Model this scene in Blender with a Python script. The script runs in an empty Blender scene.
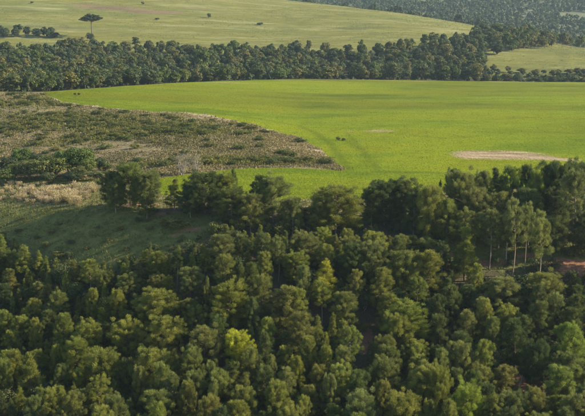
import bpy, math, random
import numpy as np
from mathutils import Vector

rng = np.random.default_rng(11)
random.seed(11)
R = math.radians
scene = bpy.context.scene

# ------------------------------------------------------------------ camera
F = 1100.0; CX = 292.5; CY = 208.0                 # focal length and centre in photo pixels
PITCH = math.atan((CY - 21.0) / F)
cam_d = bpy.data.cameras.new('camera'); cam = bpy.data.objects.new('camera', cam_d)
scene.collection.objects.link(cam); scene.camera = cam
cam_d.sensor_width = 36.0; cam_d.lens = 36.0 * F / 585.0
cam_d.clip_start = 1.0; cam_d.clip_end = 20000.0
cam.location = (0, 0, 0); cam.rotation_euler = (math.pi / 2 - PITCH, 0, 0)

# ------------------------------------------------------------------ sky, sun, exposure
SUN_EL = R(26); SUN_AZ = R(3)                     # low sun from the right
sun_dir = Vector((math.cos(SUN_EL) * math.cos(SUN_AZ), math.cos(SUN_EL) * math.sin(SUN_AZ), math.sin(SUN_EL)))
world = bpy.data.worlds.new('World'); scene.world = world; world.use_nodes = True
wn = world.node_tree.nodes; wl = world.node_tree.links
sky = wn.new('ShaderNodeTexSky'); sky.sky_type = 'NISHITA'; sky.sun_disc = False
sky.sun_elevation = SUN_EL; sky.sun_rotation = math.atan2(sun_dir.x, sun_dir.y)
sky.altitude = 800; sky.air_density = 1.0; sky.dust_density = 1.0
wn['Background'].inputs['Strength'].default_value = 0.108
wl.new(sky.outputs[0], wn['Background'].inputs['Color'])
sun_d = bpy.data.lights.new('sun', 'SUN'); sun = bpy.data.objects.new('sun', sun_d)
scene.collection.objects.link(sun)
sun_d.energy = 5.0; sun_d.angle = R(0.53); sun_d.color = (1.0, 0.85, 0.60)
sun.rotation_euler = sun_dir.to_track_quat('Z', 'Y').to_euler()
sun.location = (300, 0, 400)
vs = scene.view_settings
vs.view_transform = 'Standard'; vs.look = 'None'; vs.gamma = 1.0; vs.exposure = 1.33; vs.use_curve_mapping = False
scene.cycles.use_denoising = True; scene.cycles.denoising_input_passes = 'RGB_ALBEDO_NORMAL'; scene.cycles.denoising_prefilter = 'ACCURATE'
scene.cycles.max_bounces = 6; scene.cycles.diffuse_bounces = 3; scene.cycles.transmission_bounces = 4
scene.cycles.volume_bounces = 0; scene.cycles.transparent_max_bounces = 4

# ------------------------------------------------------------------ projection helpers
cp, sp = math.cos(PITCH), math.sin(PITCH)
def unproject(px, py, D):
    u = (np.asarray(px, float) - CX) / F; v = (CY - np.asarray(py, float)) / F
    t = np.asarray(D, float) / (cp + v * sp)
    return u * t, np.asarray(D, float) + 0 * t, t * (-sp + v * cp)
def project(X, Y, Z):
    d = Y * cp - Z * sp; up = Y * sp + Z * cp
    return CX + F * X / d, CY - F * up / d

# ------------------------------------------------------------------ terrain: height rows
SS = np.linspace(-0.62, 0.62, 1241)
def row(pts, sm=14):
    pts = np.array(pts, float)
    X, Y, Z = unproject(pts[:, 0], pts[:, 1], pts[:, 2])
    s = X / Y; o = np.argsort(s)
    Dd = np.interp(SS, s[o], Y[o]); slope_z = np.interp(SS, s[o], (Z / Y)[o])
    Zz = slope_z * Dd
    # beyond the listed columns keep the real height of the last one
    Zz = np.where(SS < s[o][0], Z[o][0], np.where(SS > s[o][-1], Z[o][-1], Zz))
    if sm:
        k = np.exp(-0.5 * (np.arange(-40, 41) / sm) ** 2); k /= k.sum()
        Dd = np.convolve(np.pad(Dd, 40, 'edge'), k, 'valid'); Zz = np.convolve(np.pad(Zz, 40, 'edge'), k, 'valid')
    return Dd, Zz
def flat(D, z): return np.full_like(SS, float(D)), np.full_like(SS, float(z))

rA = row([(-150,209,335),(0,207,315),(100,207,298),(200,208,290),(300,212,292),(400,222,290),(500,232,288),(585,236,286),(735,240,285)])
rB = row([(-150,187,360),(0,188,340),(100,191,321),(200,197,306),(300,200,304),(400,196,306),(500,190,310),(585,186,312),(735,184,312)])
rC = row([(-150,180,370),(0,181,352),(100,180,338),(150,180,332),(200,173,338),(250,168.5,345),(300,168.5,345),(340,171,342),(400,171,342),(500,171,342),(585,171,342),(735,171,342)], 6)
rD = row([(-150,96,545),(0,95,552),(45,94,555),(60,101,530),(100,107,505),(150,111,490),(200,113,480),(250,122,455),(300,131,440),(345,127,455),(400,119,480),(585,119,480),(735,119,480)], 10)
rE = row([(-150,92,560),(0,92.5,562),(45,92.5,566),(100,88,606),(150,84.5,655),(200,82,705),(300,79.2,780),(400,80,800),(500,81.5,800),(585,82.5,800),(735,84,800)])
rF = (rE[0] + 55, rE[1] - 5.5)
rG = row([(-150,56,930),(0,54,930),(90,50,960),(200,54,960),(300,56,970),(380,52,980),(440,48,1000),(500,50,1010),(585,49,1040),(735,52,1040)])
rH = row([(-150,-40,1600),(0,-26,1600),(150,-14,1560),(270,-1,1500),(335,5.5,1440),(400,13,1380),(455,22,1310),(510,32,1230),(560,44,1180),(585,49,1160),(735,60,1120)], 8)
rI = (rH[0] + 140, rH[1] - 17)
rJ = row([(-150,4,2300),(270,6,2300),(400,4,2300),(585,2,2300),(735,0,2300)])
rK = row([(-150,-40,2900),(300,-36,2900),(585,-40,2900),(735,-40,2900)])
HR = [flat(20, -102), flat(120, -101), flat(178, -91),
      row([(-150,438,222),(0,418,225),(292,398,228),(585,395,230),(735,395,230)]),
      row([(-150,355,262),(0,328,263),(100,300,261),(200,272,261),(300,284,261),(450,292,262),(585,290,262),(735,290,262)]),  # left columns sunk into a hollow, shaped so the clearing lies in shade
      rA, rB, rC, rD, rE, rF, rG, rH, rI, rJ, rK, (rK[0] + 400, rK[1] - 20), (rK[0] + 4000, rK[1] - 20)]
HD = np.array([r[0] for r in HR]); HZ = np.array([r[1] for r in HR])

def bumps(X, Y):
    return (0.35 * np.sin(X * .11 + 1.3 * np.sin(Y * .05)) * np.sin(Y * .09 + .7)
            + 0.18 * np.sin(X * .31 + Y * .17) * np.sin(Y * .27 - X * .13 + 2)
            + 0.9 * np.sin(X * .021 + 2) * np.sin(Y * .018 + 1))
def terrain(X, Y):
    X = np.asarray(X, float); Y = np.asarray(Y, float); sh = X.shape
    X = X.ravel(); Y = Y.ravel()
    s = np.clip(X / np.maximum(Y, 1), SS[0], SS[-1])
    fi = (s - SS[0]) / (SS[1] - SS[0]); i0 = np.clip(fi.astype(int), 0, len(SS) - 2); w = fi - i0
    d = HD[:, i0] * (1 - w) + HD[:, i0 + 1] * w
    z = HZ[:, i0] * (1 - w) + HZ[:, i0 + 1] * w
    h = np.diff(d, axis=0); dl = np.diff(z, axis=0) / h
    m = np.zeros_like(d); m[0] = dl[0]; m[-1] = dl[-1]
    a, b = dl[:-1], dl[1:]
    w1 = 2 * h[1:] + h[:-1]; w2 = h[1:] + 2 * h[:-1]
    ok = a * b > 0
    m[1:-1] = np.where(ok, (w1 + w2) / (w1 / np.where(ok, a, 1) + w2 / np.where(ok, b, 1)), 0)
    k = np.clip((d <= Y[None]).sum(0) - 1, 0, len(HR) - 2); j = np.arange(len(Y))
    t = np.clip((Y - d[k, j]) / h[k, j], 0, 1); hh = h[k, j]
    zz = ((2*t**3 - 3*t**2 + 1) * z[k, j] + (t**3 - 2*t**2 + t) * hh * m[k, j]
          + (-2*t**3 + 3*t**2) * z[k + 1, j] + (t**3 - t**2) * hh * m[k + 1, j])
    zz = zz + bumps(X, Y) * np.interp(Y, [0, 250, 280, 320, 5000], [1, 1, .35, .3, .5])
    return zz.reshape(sh)
def tz(x, y): return float(terrain(np.array([x]), np.array([y]))[0])
def hit(px, py, d0=150.0, d1=3000.0):
    """where the sight line through a photo pixel first meets the ground"""
    D = np.linspace(d0, d1, 4000)
    X, Y, Z = unproject(px, py, D)
    below = Z <= terrain(X, Y)
    i = int(np.argmax(below)) if below.any() else len(D) - 1
    return float(X[i]), float(Y[i]), float(terrain(X[i:i+1], Y[i:i+1])[0])
def by_top(px, top, h, d0=150.0, d1=345.0):
    """distance at which a plant of height h has its top on that sight line (nearest solution)"""
    D = np.linspace(d0, d1, 900)
    X, Y, Z = unproject(px, top, D)
    g = terrain(X, Y) + h - Z
    i = int(np.argmax(g >= 0)) if (g >= 0).any() else len(D) - 1
    return float(X[i]), float(Y[i]), float(terrain(X[i:i+1], Y[i:i+1])[0])

# ------------------------------------------------------------------ generic helpers
def link(o): scene.collection.objects.link(o); return o
def tag(o, label=None, cat=None, group=None, kind=None):
    if label: o['label'] = label
    if cat: o['category'] = cat
    if group: o['group'] = group
    if kind: o['kind'] = kind
    return o
def mesh(name, V, Fc, mat, tone=None, smooth=False, **attrs):
    me = bpy.data.meshes.new(name)
    V = np.ascontiguousarray(V, np.float32); Fc = np.ascontiguousarray(Fc, np.int32); n = Fc.shape[1]
    me.vertices.add(len(V)); me.vertices.foreach_set('co', V.ravel())
    me.loops.add(Fc.size); me.loops.foreach_set('vertex_index', Fc.ravel())
    me.polygons.add(len(Fc)); me.polygons.foreach_set('loop_start', np.arange(0, Fc.size, n, dtype=np.int32))
    if tone is not None:
        a = me.attributes.new('tone', 'FLOAT', 'FACE'); a.data.foreach_set('value', np.ascontiguousarray(tone, np.float32))
    for k, v in attrs.items():
        a = me.attributes.new(k, 'FLOAT', 'POINT'); a.data.foreach_set('value', np.ascontiguousarray(v, np.float32))
    me.polygons.foreach_set('use_smooth', np.full(len(Fc), smooth))
    me.update(calc_edges=True); me.materials.append(mat)
    return me
def norm(a): return a / np.maximum(np.linalg.norm(a, axis=-1, keepdims=True), 1e-9)

# ------------------------------------------------------------------ materials
def new_mat(name):
    m = bpy.data.materials.new(name); m.use_nodes = True
    return m, m.node_tree.nodes, m.node_tree.links
def ramp(nodes, links, src, stops, interp='LINEAR'):
    r = nodes.new('ShaderNodeValToRGB'); r.color_ramp.interpolation = interp
    e = r.color_ramp.elements
    while len(e) < len(stops): e.new(0.5)
    for k, (p, c) in enumerate(stops):
        e[k].position = p; e[k].color = (*c, 1) if len(c) == 3 else c
    links.new(src, r.inputs[0]); return r.outputs[0]
def noise(nodes, links, scale, detail=5, rough=.6, stretch=None, dist=0.0, seed=0.0):
    tc = nodes.new('ShaderNodeTexCoord'); mp = nodes.new('ShaderNodeMapping')
    mp.inputs['Location'].default_value = (seed, seed * .7, 0)
    mp.inputs['Scale'].default_value = stretch or (1, 1, 1)
    n = nodes.new('ShaderNodeTexNoise'); n.inputs['Scale'].default_value = scale
    n.inputs['Detail'].default_value = detail; n.inputs['Roughness'].default_value = rough
    n.inputs['Distortion'].default_value = dist
    links.new(tc.outputs['Object'], mp.inputs[0]); links.new(mp.outputs[0], n.inputs['Vector'])
    return n.outputs['Fac']
def mix(nodes, links, fac, a, b, blend='MIX'):
    m = nodes.new('ShaderNodeMix'); m.data_type = 'RGBA'; m.blend_type = blend
    for v, i in ((fac, 0), (a, 6), (b, 7)):
        if hasattr(v, 'links'): links.new(v, m.inputs[i])
        else: m.inputs[i].default_value = v if i == 0 else (*v, 1)
    return m.outputs[2]
def math_n(nodes, links, op, a, b):
    m = nodes.new('ShaderNodeMath'); m.operation = op
    for v, i in ((a, 0), (b, 1)):
        if hasattr(v, 'links'): links.new(v, m.inputs[i])
        else: m.inputs[i].default_value = v
    m.use_clamp = False
    return m.outputs[0]
def attr(nodes, name):
    a = nodes.new('ShaderNodeAttribute'); a.attribute_name = name; return a.outputs['Fac']
def thresh(nodes, links, src, lo, hi):
    m = nodes.new('ShaderNodeMapRange'); m.clamp = True
    m.inputs['From Min'].default_value = lo; m.inputs['From Max'].default_value = hi
    links.new(src, m.inputs['Value']); return m.outputs[0]
def finish(nodes, links, col, rough=.9, bump=None, bump_d=.3, spec=.15):
    b = nodes['Principled BSDF']; b.inputs['Roughness'].default_value = rough
    b.inputs['Specular IOR Level'].default_value = spec
    links.new(col, b.inputs['Base Color'])
    if bump is not None:
        bp = nodes.new('ShaderNodeBump'); bp.inputs['Strength'].default_value = 1.0; bp.inputs['Distance'].default_value = bump_d
        links.new(bump, bp.inputs['Height']); links.new(bp.outputs[0], b.inputs['Normal'])
    return b

def leaf_mat(name, dark, light, trans=.3, rough=.6):
    m, n, l = new_mat(name)
    oi = n.new('ShaderNodeObjectInfo')
    c = ramp(n, l, attr(n, 'tone'), [(0.0, dark), (1.0, light)])
    c = mix(n, l, 1.0, c, oi.outputs['Color'], 'MULTIPLY')
    b = finish(n, l, c, rough, spec=.12)
    tr = n.new('ShaderNodeBsdfTranslucent'); l.new(c, tr.inputs['Color'])
    ms = n.new('ShaderNodeMixShader'); ms.inputs[0].default_value = trans
    l.new(b.outputs[0], ms.inputs[1]); l.new(tr.outputs[0], ms.inputs[2])
    l.new(ms.outputs[0], n['Material Output'].inputs['Surface'])
    return m
M_PINE = leaf_mat('pine_needles', (.066, .090, .026), (.262, .285, .078), .42)
M_BROAD = leaf_mat('broad_leaves', (.046, .064, .024), (.138, .156, .058), .3)
M_FAR = leaf_mat('plantation_foliage', (.060, .085, .038), (.095, .122, .054), .2)
M_DRY = leaf_mat('dry_grass_blades', (.25, .20, .10), (.50, .42, .245), .35, .8)
M_SCRUB = leaf_mat('scrub_leaves', (.078, .078, .028), (.25, .205, .098), .25, .8)
M_GRASS = leaf_mat('grass_blades', (.085, .105, .028), (.18, .175, .058), .3, .7)
M_PAST = leaf_mat('pasture_blades', (.11, .12, .04), (.26, .255, .12), .25, .8)
M_CROP = leaf_mat('crop_blades', (.117, .155, .006), (.160, .200, .011), .4, .7)
M_TWIG = leaf_mat('bare_twigs', (.16, .14, .105), (.30, .27, .21), .05, .9)

def bark_mat(name, c1, c2, sc):
    m, n, l = new_mat(name)
    f = noise(n, l, sc, 6, .65, (1, 1, .25))
    oi = n.new('ShaderNodeObjectInfo')
    c = mix(n, l, 1.0, ramp(n, l, f, [(.3, c1), (.7, c2)]), oi.outputs['Color'], 'MULTIPLY')
    finish(n, l, c, .9, f, .05); return m
M_BARK = bark_mat('bark', (.13, .095, .07), (.30, .245, .19), 3)
M_PALE = bark_mat('pale_bark', (.20, .165, .13), (.44, .385, .32), 2)

def ground_materials():
    G = {}
    # wooded hillside: needle litter and grass, with red soil where it is worn bare
    m, n, l = new_mat('hillside_ground')
    f = noise(n, l, .35, 8, .65); f2 = noise(n, l, 2.2, 5, .7)
    litter = ramp(n, l, f2, [(.3, (.045, .042, .024)), (.7, (.105, .088, .05))])
    grass = ramp(n, l, f, [(.30, (.085, .102, .026)), (.55, (.130, .140, .038)), (.75, (.21, .18, .07))])
    c = mix(n, l, thresh(n, l, math_n(n, l, 'ADD', attr(n, 'clearing'), math_n(n, l, 'MULTIPLY', f2, .5)), .45, .85), litter, grass)
    soil = ramp(n, l, f2, [(.3, (.16, .072, .042)), (.7, (.30, .16, .098))])
    c = mix(n, l, thresh(n, l, math_n(n, l, 'ADD', attr(n, 'soil'), math_n(n, l, 'MULTIPLY', f2, .6)), .62, .9), c, soil)
    finish(n, l, c, .95, f2, .25); G['hill'] = m
    # grassy bank behind the crest: tan and green
    m, n, l = new_mat('bank_ground')
    f = noise(n, l, .25, 8, .7); f2 = noise(n, l, 1.6, 5, .7)
    c = ramp(n, l, f, [(.32, (.13, .15, .045)), (.5, (.22, .195, .085)), (.68, (.34, .265, .15))])
    soil = ramp(n, l, f2, [(.3, (.24, .12, .07)), (.7, (.42, .24, .16))])
    c = mix(n, l, thresh(n, l, math_n(n, l, 'ADD', attr(n, 'soil'), math_n(n, l, 'MULTIPLY', f2, .6)), .62, .9), c, soil)
    finish(n, l, c, .95, f2, .25); G['bank'] = m
    # scrub
    m, n, l = new_mat('scrub_ground')
    f = noise(n, l, .09, 9, .7, (1, .8, 1), .6); f2 = noise(n, l, .9, 7, .7, (1, .6, 1)); f3 = noise(n, l, .045, 6, .6, (.6, 1.3, 1), .4, 31)
    c = ramp(n, l, f2, [(.25, (.088, .072, .036)), (.48, (.16, .132, .066)), (.66, (.26, .212, .115)), (.8, (.36, .30, .18))])
    g = ramp(n, l, f2, [(.3, (.062, .068, .025)), (.7, (.16, .150, .06))])
    c = mix(n, l, thresh(n, l, math_n(n, l, 'ADD', f, math_n(n, l, 'MULTIPLY', attr(n, 'green'), .5)), .52, .74), c, g)
    pale = ramp(n, l, f2, [(.3, (.22, .175, .10)), (.7, (.42, .35, .235))])
    c = mix(n, l, thresh(n, l, math_n(n, l, 'ADD', attr(n, 'edge'), math_n(n, l, 'MULTIPLY', f2, 1.3)), 1.05, 1.5), c, pale)
    finish(n, l, c, .95, f2, .8); G['scrub'] = m
    # young cereal crop
    m, n, l = new_mat('crop')
    f = noise(n, l, .035, 6, .6, (.45, 1, 1), .3); f2 = noise(n, l, .55, 6, .75, (.28, 1, 1)); f3 = noise(n, l, .012, 4, .5, (.4, 1, 1), 0, 9)
    f4 = noise(n, l, 1.3, 5, .75, (1, .30, 1), 0, 3); f2 = math_n(n, l, 'ADD', math_n(n, l, 'MULTIPLY', f2, .5), math_n(n, l, 'MULTIPLY', f4, .5))
    a = ramp(n, l, f2, [(.32, (.092, .130, .006)), (.5, (.136, .175, .008)), (.68, (.184, .222, .014))])
    b = ramp(n, l, f, [(.30, (.60, .72, .75)), (.48, (1, 1, 1)), (.60, (1.12, 1.04, .9)), (.75, (.95, .82, .8))])
    c = mix(n, l, 1.0, a, b, 'MULTIPLY')
    c2 = mix(n, l, 1.0, c, (.80, .74, .95), 'MULTIPLY')
    c = mix(n, l, thresh(n, l, f3, .47, .60), c, c2)
    c = mix(n, l, math_n(n, l, 'MULTIPLY', attr(n, 'track'), thresh(n, l, f4, .3, .55)), c, mix(n, l, 1.0, c, (.66, .70, .9), 'MULTIPLY'))
    c = mix(n, l, math_n(n, l, 'MULTIPLY', thresh(n, l, noise(n, l, .05, 7, .7, (.35, 1, 1), .8, 41), .60, .74), .3), c, (.13, .12, .035))
    soil = ramp(n, l, math_n(n, l, 'ADD', math_n(n, l, 'MULTIPLY', noise(n, l, .45, 6, .7, (.16, 1, 1), .4, 55), .7), math_n(n, l, 'MULTIPLY', f4, .3)), [(.36, (.10, .085, .035)), (.48, (.22, .17, .10)), (.62, (.40, .325, .215))])
    c = mix(n, l, thresh(n, l, math_n(n, l, 'ADD', math_n(n, l, 'ADD', attr(n, 'bare'), math_n(n, l, 'MULTIPLY', f2, .5)), math_n(n, l, 'MULTIPLY', noise(n, l, .16, 6, .65, (.5, 1, 1), .5, 91), .7)), .98, 1.28), c, soil)
    finish(n, l, c, .95, f4, .5, .03); G['crop'] = m
    # pasture
    m, n, l = new_mat('pasture')
    f = noise(n, l, .011, 8, .62, (.45, 1, 1), .5); f2 = noise(n, l, .14, 7, .75, (.35, 1, 1)); f3 = noise(n, l, .035, 7, .65, (.30, 1.2, 1), .3, 17)
    c = ramp(n, l, f2, [(.28, (.098, .102, .026)), (.52, (.150, .152, .038)), (.75, (.215, .208, .066))])
    c = mix(n, l, thresh(n, l, f, .50, .66), c, ramp(n, l, f2, [(.3, (.09, .108, .028)), (.7, (.15, .165, .046))]))
    c = mix(n, l, thresh(n, l, f3, .50, .72), c, ramp(n, l, f2, [(.3, (.17, .175, .07)), (.7, (.30, .295, .14))]))
    c = mix(n, l, thresh(n, l, math_n(n, l, 'ADD', attr(n, 'bare'), math_n(n, l, 'MULTIPLY', f2, .8)), .78, 1.15), c, ramp(n, l, f2, [(.3, (.12, .088, .05)), (.7, (.21, .155, .095))]))
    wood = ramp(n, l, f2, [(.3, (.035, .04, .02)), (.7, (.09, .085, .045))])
    c = mix(n, l, math_n(n, l, 'MULTIPLY', thresh(n, l, noise(n, l, .03, 8, .7, (.4, 1, 1), .6, 77), .52, .66), .6), c, (.085, .085, .032))
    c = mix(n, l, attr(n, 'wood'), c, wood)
    finish(n, l, c, .95, f2, 1.2, .03); G['pasture'] = m
    m, n, l = new_mat('far_hill_ground')
    f2 = noise(n, l, .06, 7, .7)
    c = ramp(n, l, f2, [(.3, (.075, .09, .04)), (.7, (.15, .15, .075))])
    finish(n, l, c, .95); G['far'] = m
    return G
GM = ground_materials()

# ------------------------------------------------------------------ ground sheets between boundary curves
COLS = np.unique(np.concatenate([np.arange(-.62, -.30, .01), np.arange(-.30, .3001, .0022), np.arange(.30, .62, .01)]))
def curve(pts, sm=0):
    d, _ = row(pts, sm); return np.interp(COLS, SS, d)
cA = np.interp(COLS, SS, rA[0]); cB = np.interp(COLS, SS, rB[0]); cE = np.interp(COLS, SS, rE[0]); cH = np.interp(COLS, SS, rH[0])
cC = np.interp(COLS, SS, rC[0])
# the field's near edge along the scrub, closing on a point at the right
tipX, tipY, _ = hit(341, 170.5, 300, 420); tip = tipX / tipY
cDm = curve([(-150,96,545),(0,95,552),(40,94,556),(52,98,540),(60,101,530),(100,107,505),(150,111,490),(200,113.5,480),(250,122,448),(300,134.5,414),(318,144,390),(330,155,366),(341,170.5,343)], 2)
wob = 2.2 * np.sin(COLS * 310) + 1.6 * np.sin(COLS * 173 + 1) + 1.0 * np.sin(COLS * 711 + 2)
cDm = np.where(COLS > tip, cC, np.maximum(cDm + wob, cC)); cC = cC + .5 * np.sin(COLS * 430)
cDm = np.where(COLS > tip, cC, np.maximum(cDm, cC))
cB = np.where(COLS < (158 - CX) / F, cC - 2 - 5 * np.clip((COLS + .125) / .03, 0, 1) , cB)
cDm = np.where(COLS < (44 - CX) / F / (cp + .11 * sp), cE - 1.5, np.minimum(cDm, cE - 1.5))

def blob(X, Y, pts):
    """land-cover mask: soft ellipses at ground points given as (px, py, rx, ry in metres)"""
    v = np.zeros_like(X)
    for px, py, rx, ry, *amp in pts:
        x, y, _ = hit(px, py)
        v = np.maximum(v, (amp[0] if amp else 1.0) * np.clip(1.25 - np.sqrt(((X - x) / rx) ** 2 + ((Y - y) / ry) ** 2), 0, 1))
    return v
def sheet(strips):
    Vs, Fs = [], []; off = 0
    for d0, d1, n, power in strips:
        t = np.linspace(0, 1, n + 1) ** power
        Y = d0[None] + (d1 - d0)[None] * t[:, None]; X = COLS[None] * Y
        Vs.append(np.stack([X, Y, np.zeros_like(X)], -1).reshape(-1, 3))
        nc = len(COLS); i = np.arange(n)[:, None] * nc + np.arange(nc - 1)[None]
        q = np.stack([i, i + 1, i + nc + 1, i + nc], -1)
        ok = ((d1 - d0)[:-1] > .05) | ((d1 - d0)[1:] > .05)
        Fs.append(q[:, ok].reshape(-1, 4) + off); off += Vs[-1].shape[0]
    V = np.concatenate(Vs); V[:, 2] = terrain(V[:, 0], V[:, 1])
    return V, np.concatenate(Fs)
def structure(name, V, Fq, mat, **attrs):
    return tag(link(bpy.data.objects.new(name, mesh(name, V, Fq, mat, smooth=True, **attrs))), kind='structure')

CLEAR = [(5,212,22,12),(45,212,22,12),(90,212,20,10),(20,222,16,7),(60,225,18,10),(100,235,20,11),(140,240,16,10),(170,232,14,10),(500,252,18,9),(525,248,14,8),(470,260,8,6),(550,245,14,8),(575,250,12,7),(345,226,5,4,.6)]
SOIL = [(578,268,10,4.5),(560,262,5,2.2,.85),(450,255,3,1.5,.8),(452,268,3,2,.8),(483,264,6,2,.8),(505,262,6,1.6,.75),(530,256,7,1.6,.7),(367,336,1.8,3.2),(362,350,1.8,2.2),(272,309,1.2,1.2),(192,231,5,1.2,.7),(176,235,4,1.2,.55),
        (385,247,4,2.5),(140,205.5,8,1.6),(125,206.5,5,1.2),(528,384,7,5,.62),(183,204,4,1.0),(307,213,6,2.2,.8),(160,214,9,2,.55)]
V, Fq = sheet([(np.full_like(COLS, 20.), np.full_like(COLS, 180.), 24, 1), (np.full_like(COLS, 180.), cA, 110, 1)])
structure('hillside', V, Fq, GM['hill'], clearing=blob(V[:, 0], V[:, 1], CLEAR), soil=blob(V[:, 0], V[:, 1], SOIL))
V, Fq = sheet([(cA, cB, 26, 1)])
structure('grass_bank', V, Fq, GM['bank'], soil=blob(V[:, 0], V[:, 1], [(140,204.5,8,2.2),(125,205,5,2),(305,209,5,3,.8),(183,203,3.5,1.2),(560,228,6,3,.3)]))
V, Fq = sheet([(cC, cDm, 90, 1.0)])
dm_at = np.interp(V[:, 0] / V[:, 1], COLS, cDm)
GREEN = [(70,98,20,14,.5),(20,104,22,14,.45),(65,117,20,12,.7),(100,121,24,10,.8),(125,126,16,8,.7),(165,128,18,10,.8),(195,131,10,8,.6),(20,125,24,14,.4),(250,162,20,3,.6),(215,160,14,4,.6),(100,138,22,8,.45),(280,161,10,3,.7)]
edge = np.clip(1 - (dm_at - V[:, 1]) / 36.0, 0, 1) * np.interp(V[:, 0] / V[:, 1], [-.3, -.235, -.215, .0, .03], [.2, .3, .9, .55, .7])
structure('scrub_slope', V, Fq, GM['scrub'], green=blob(V[:, 0], V[:, 1], GREEN), edge=np.maximum(edge, blob(V[:, 0], V[:, 1], [(12,94.5,26,6,.9),(26,113,5,3),(300,150,20,9,.8),(318,163,12,9,.95),(295,142,24,9,.75),(262,150,16,7,.5)])))
V, Fq = sheet([(cB, cC, 22, 1), (cDm, cE, 110, 1.0)])
BARE = [(505,155,20,13),(480,154.5,14,13,.95),(530,157.5,16,8,.95),(555,159.5,14,6,.8),(469,156,7,9,.9),(380,131,12,9,.62),(352,132,7,5,.5),(341,138,3,3,.7),(300,80.5,60,6,.6),(400,81,60,6,.6),(220,82.5,40,6,.72),(500,82,60,6,.55),(570,83,60,6,.55),(373,161,5,2,.5),(420,103,30,12,.32),(500,118,30,9,.3)]
def line_mask(X, Y, pts, wd):
    """land-cover mask along a worn line given by photo points"""
    q = np.array([hit(a, b, 290, 795)[:2] for a, b in pts]); v = np.zeros_like(X)
    for (ax_, ay_), (bx_, by_) in zip(q[:-1], q[1:]):
        dx, dy = bx_ - ax_, by_ - ay_; t = np.clip(((X - ax_) * dx + (Y - ay_) * dy) / (dx * dx + dy * dy), 0, 1)
        v = np.maximum(v, np.clip(1.4 - np.hypot(X - ax_ - t * dx, (Y - ay_ - t * dy) / 2.2) / wd, 0, 1))
    return v
TRK = [([(338,137),(350,143),(362,152),(372,161),(378,169)], 1.1), ([(346,132),(352,139),(360,147),(368,153)], .8), ([(300,126),(318,134),(332,146),(342,160),(348,169)], 1.6),
       ([(330,131),(345,128),(370,130),(400,134),(440,138),(480,136)], .9), ([(180,111),(240,116),(290,124)], 1.3), ([(362,161),(382,160.5)], 1.0), ([(60,97),(90,101),(140,107)], 1.0),
       ([(420,103),(500,105),(584,103)], 1.2), ([(250,96),(350,99),(430,98)], 1.2), ([(480,120),(540,117),(584,119)], .8), ([(375,172),(440,172.5)], .7)]
trk = np.zeros(len(V))
for pl, wd in TRK: trk = np.maximum(trk, line_mask(V[:, 0], V[:, 1], pl, wd))
structure('crop_field', V, Fq, GM['crop'], bare=blob(V[:, 0], V[:, 1], BARE), track=trk)
V, Fq = sheet([(cE, cE + 55, 8, 1), (cE + 55, cH, 120, 1), (cH, cH + 140, 10, 1)])
ppx, ppy = project(V[:, 0], V[:, 1], V[:, 2])
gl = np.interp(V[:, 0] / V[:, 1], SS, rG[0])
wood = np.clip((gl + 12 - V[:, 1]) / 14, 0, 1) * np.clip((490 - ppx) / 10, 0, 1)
structure('pasture_hill', V, Fq, GM['pasture'], wood=wood,
          bare=blob(V[:, 0], V[:, 1], [(110,8,60,26,.8),(150,12,55,22,.9),(85,5,40,16,.7),(200,9,45,14,.6),(225,13,40,10,.55),(60,4,40,10,.5)]))
cI = cH + 140; cK = np.interp(COLS, SS, rK[0])
V, Fq = sheet([(cI, cK + 400, 60, 1), (cK + 400, cK + 4000, 10, 1)])
structure('far_hill', V, Fq, GM['far'])

# ------------------------------------------------------------------ plant meshes
def tufts(P, d, ln, wd, g, face=None):
    sd = norm(np.cross(d, norm(g.normal(size=P.shape)) if face is None else face + g.normal(0, .6, P.shape))) * (wd * .5)[:, None]
    V = np.stack([P - sd, P + sd, P + d * ln[:, None]], 1).reshape(-1, 3)
    return V, np.arange(len(V)).reshape(-1, 3)
def leaves(P, nrm, size, g):
    a = norm(np.cross(nrm, norm(g.normal(size=P.shape)))); b = np.cross(nrm, a)
    a = a * (size * .62)[:, None]; b = b * (size * .42)[:, None]
    V = np.stack([P - a, P - b, P + a, P + b], 1).reshape(-1, 3)
    return V, np.arange(len(V)).reshape(-1, 4)
def tube(pts, rad, n=6):
    pts = np.array(pts, float); rad = np.array(rad, float)
    tng = norm(np.gradient(pts, axis=0)); ref = np.array([.31, .95, .05])
    u = norm(np.cross(tng, ref)); v = np.cross(tng, u)
    a = np.linspace(0, 2 * np.pi, n, endpoint=False)
    V = pts[:, None] + rad[:, None, None] * (np.cos(a)[None, :, None] * u[:, None] + np.sin(a)[None, :, None] * v[:, None])
    m = len(pts); i = np.arange(m - 1)[:, None] * n + np.arange(n)[None]; j = np.arange(m - 1)[:, None] * n + (np.arange(n)[None] + 1) % n
    return V.reshape(-1, 3), np.stack([i, j, j + n, i + n], -1).reshape(-1, 4)
def join(parts):
    Vs, Fs, o = [], [], 0
    for V, Fc in parts: Vs.append(V); Fs.append(Fc + o); o += len(V)
    return np.concatenate(Vs), np.concatenate(Fs)

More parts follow.
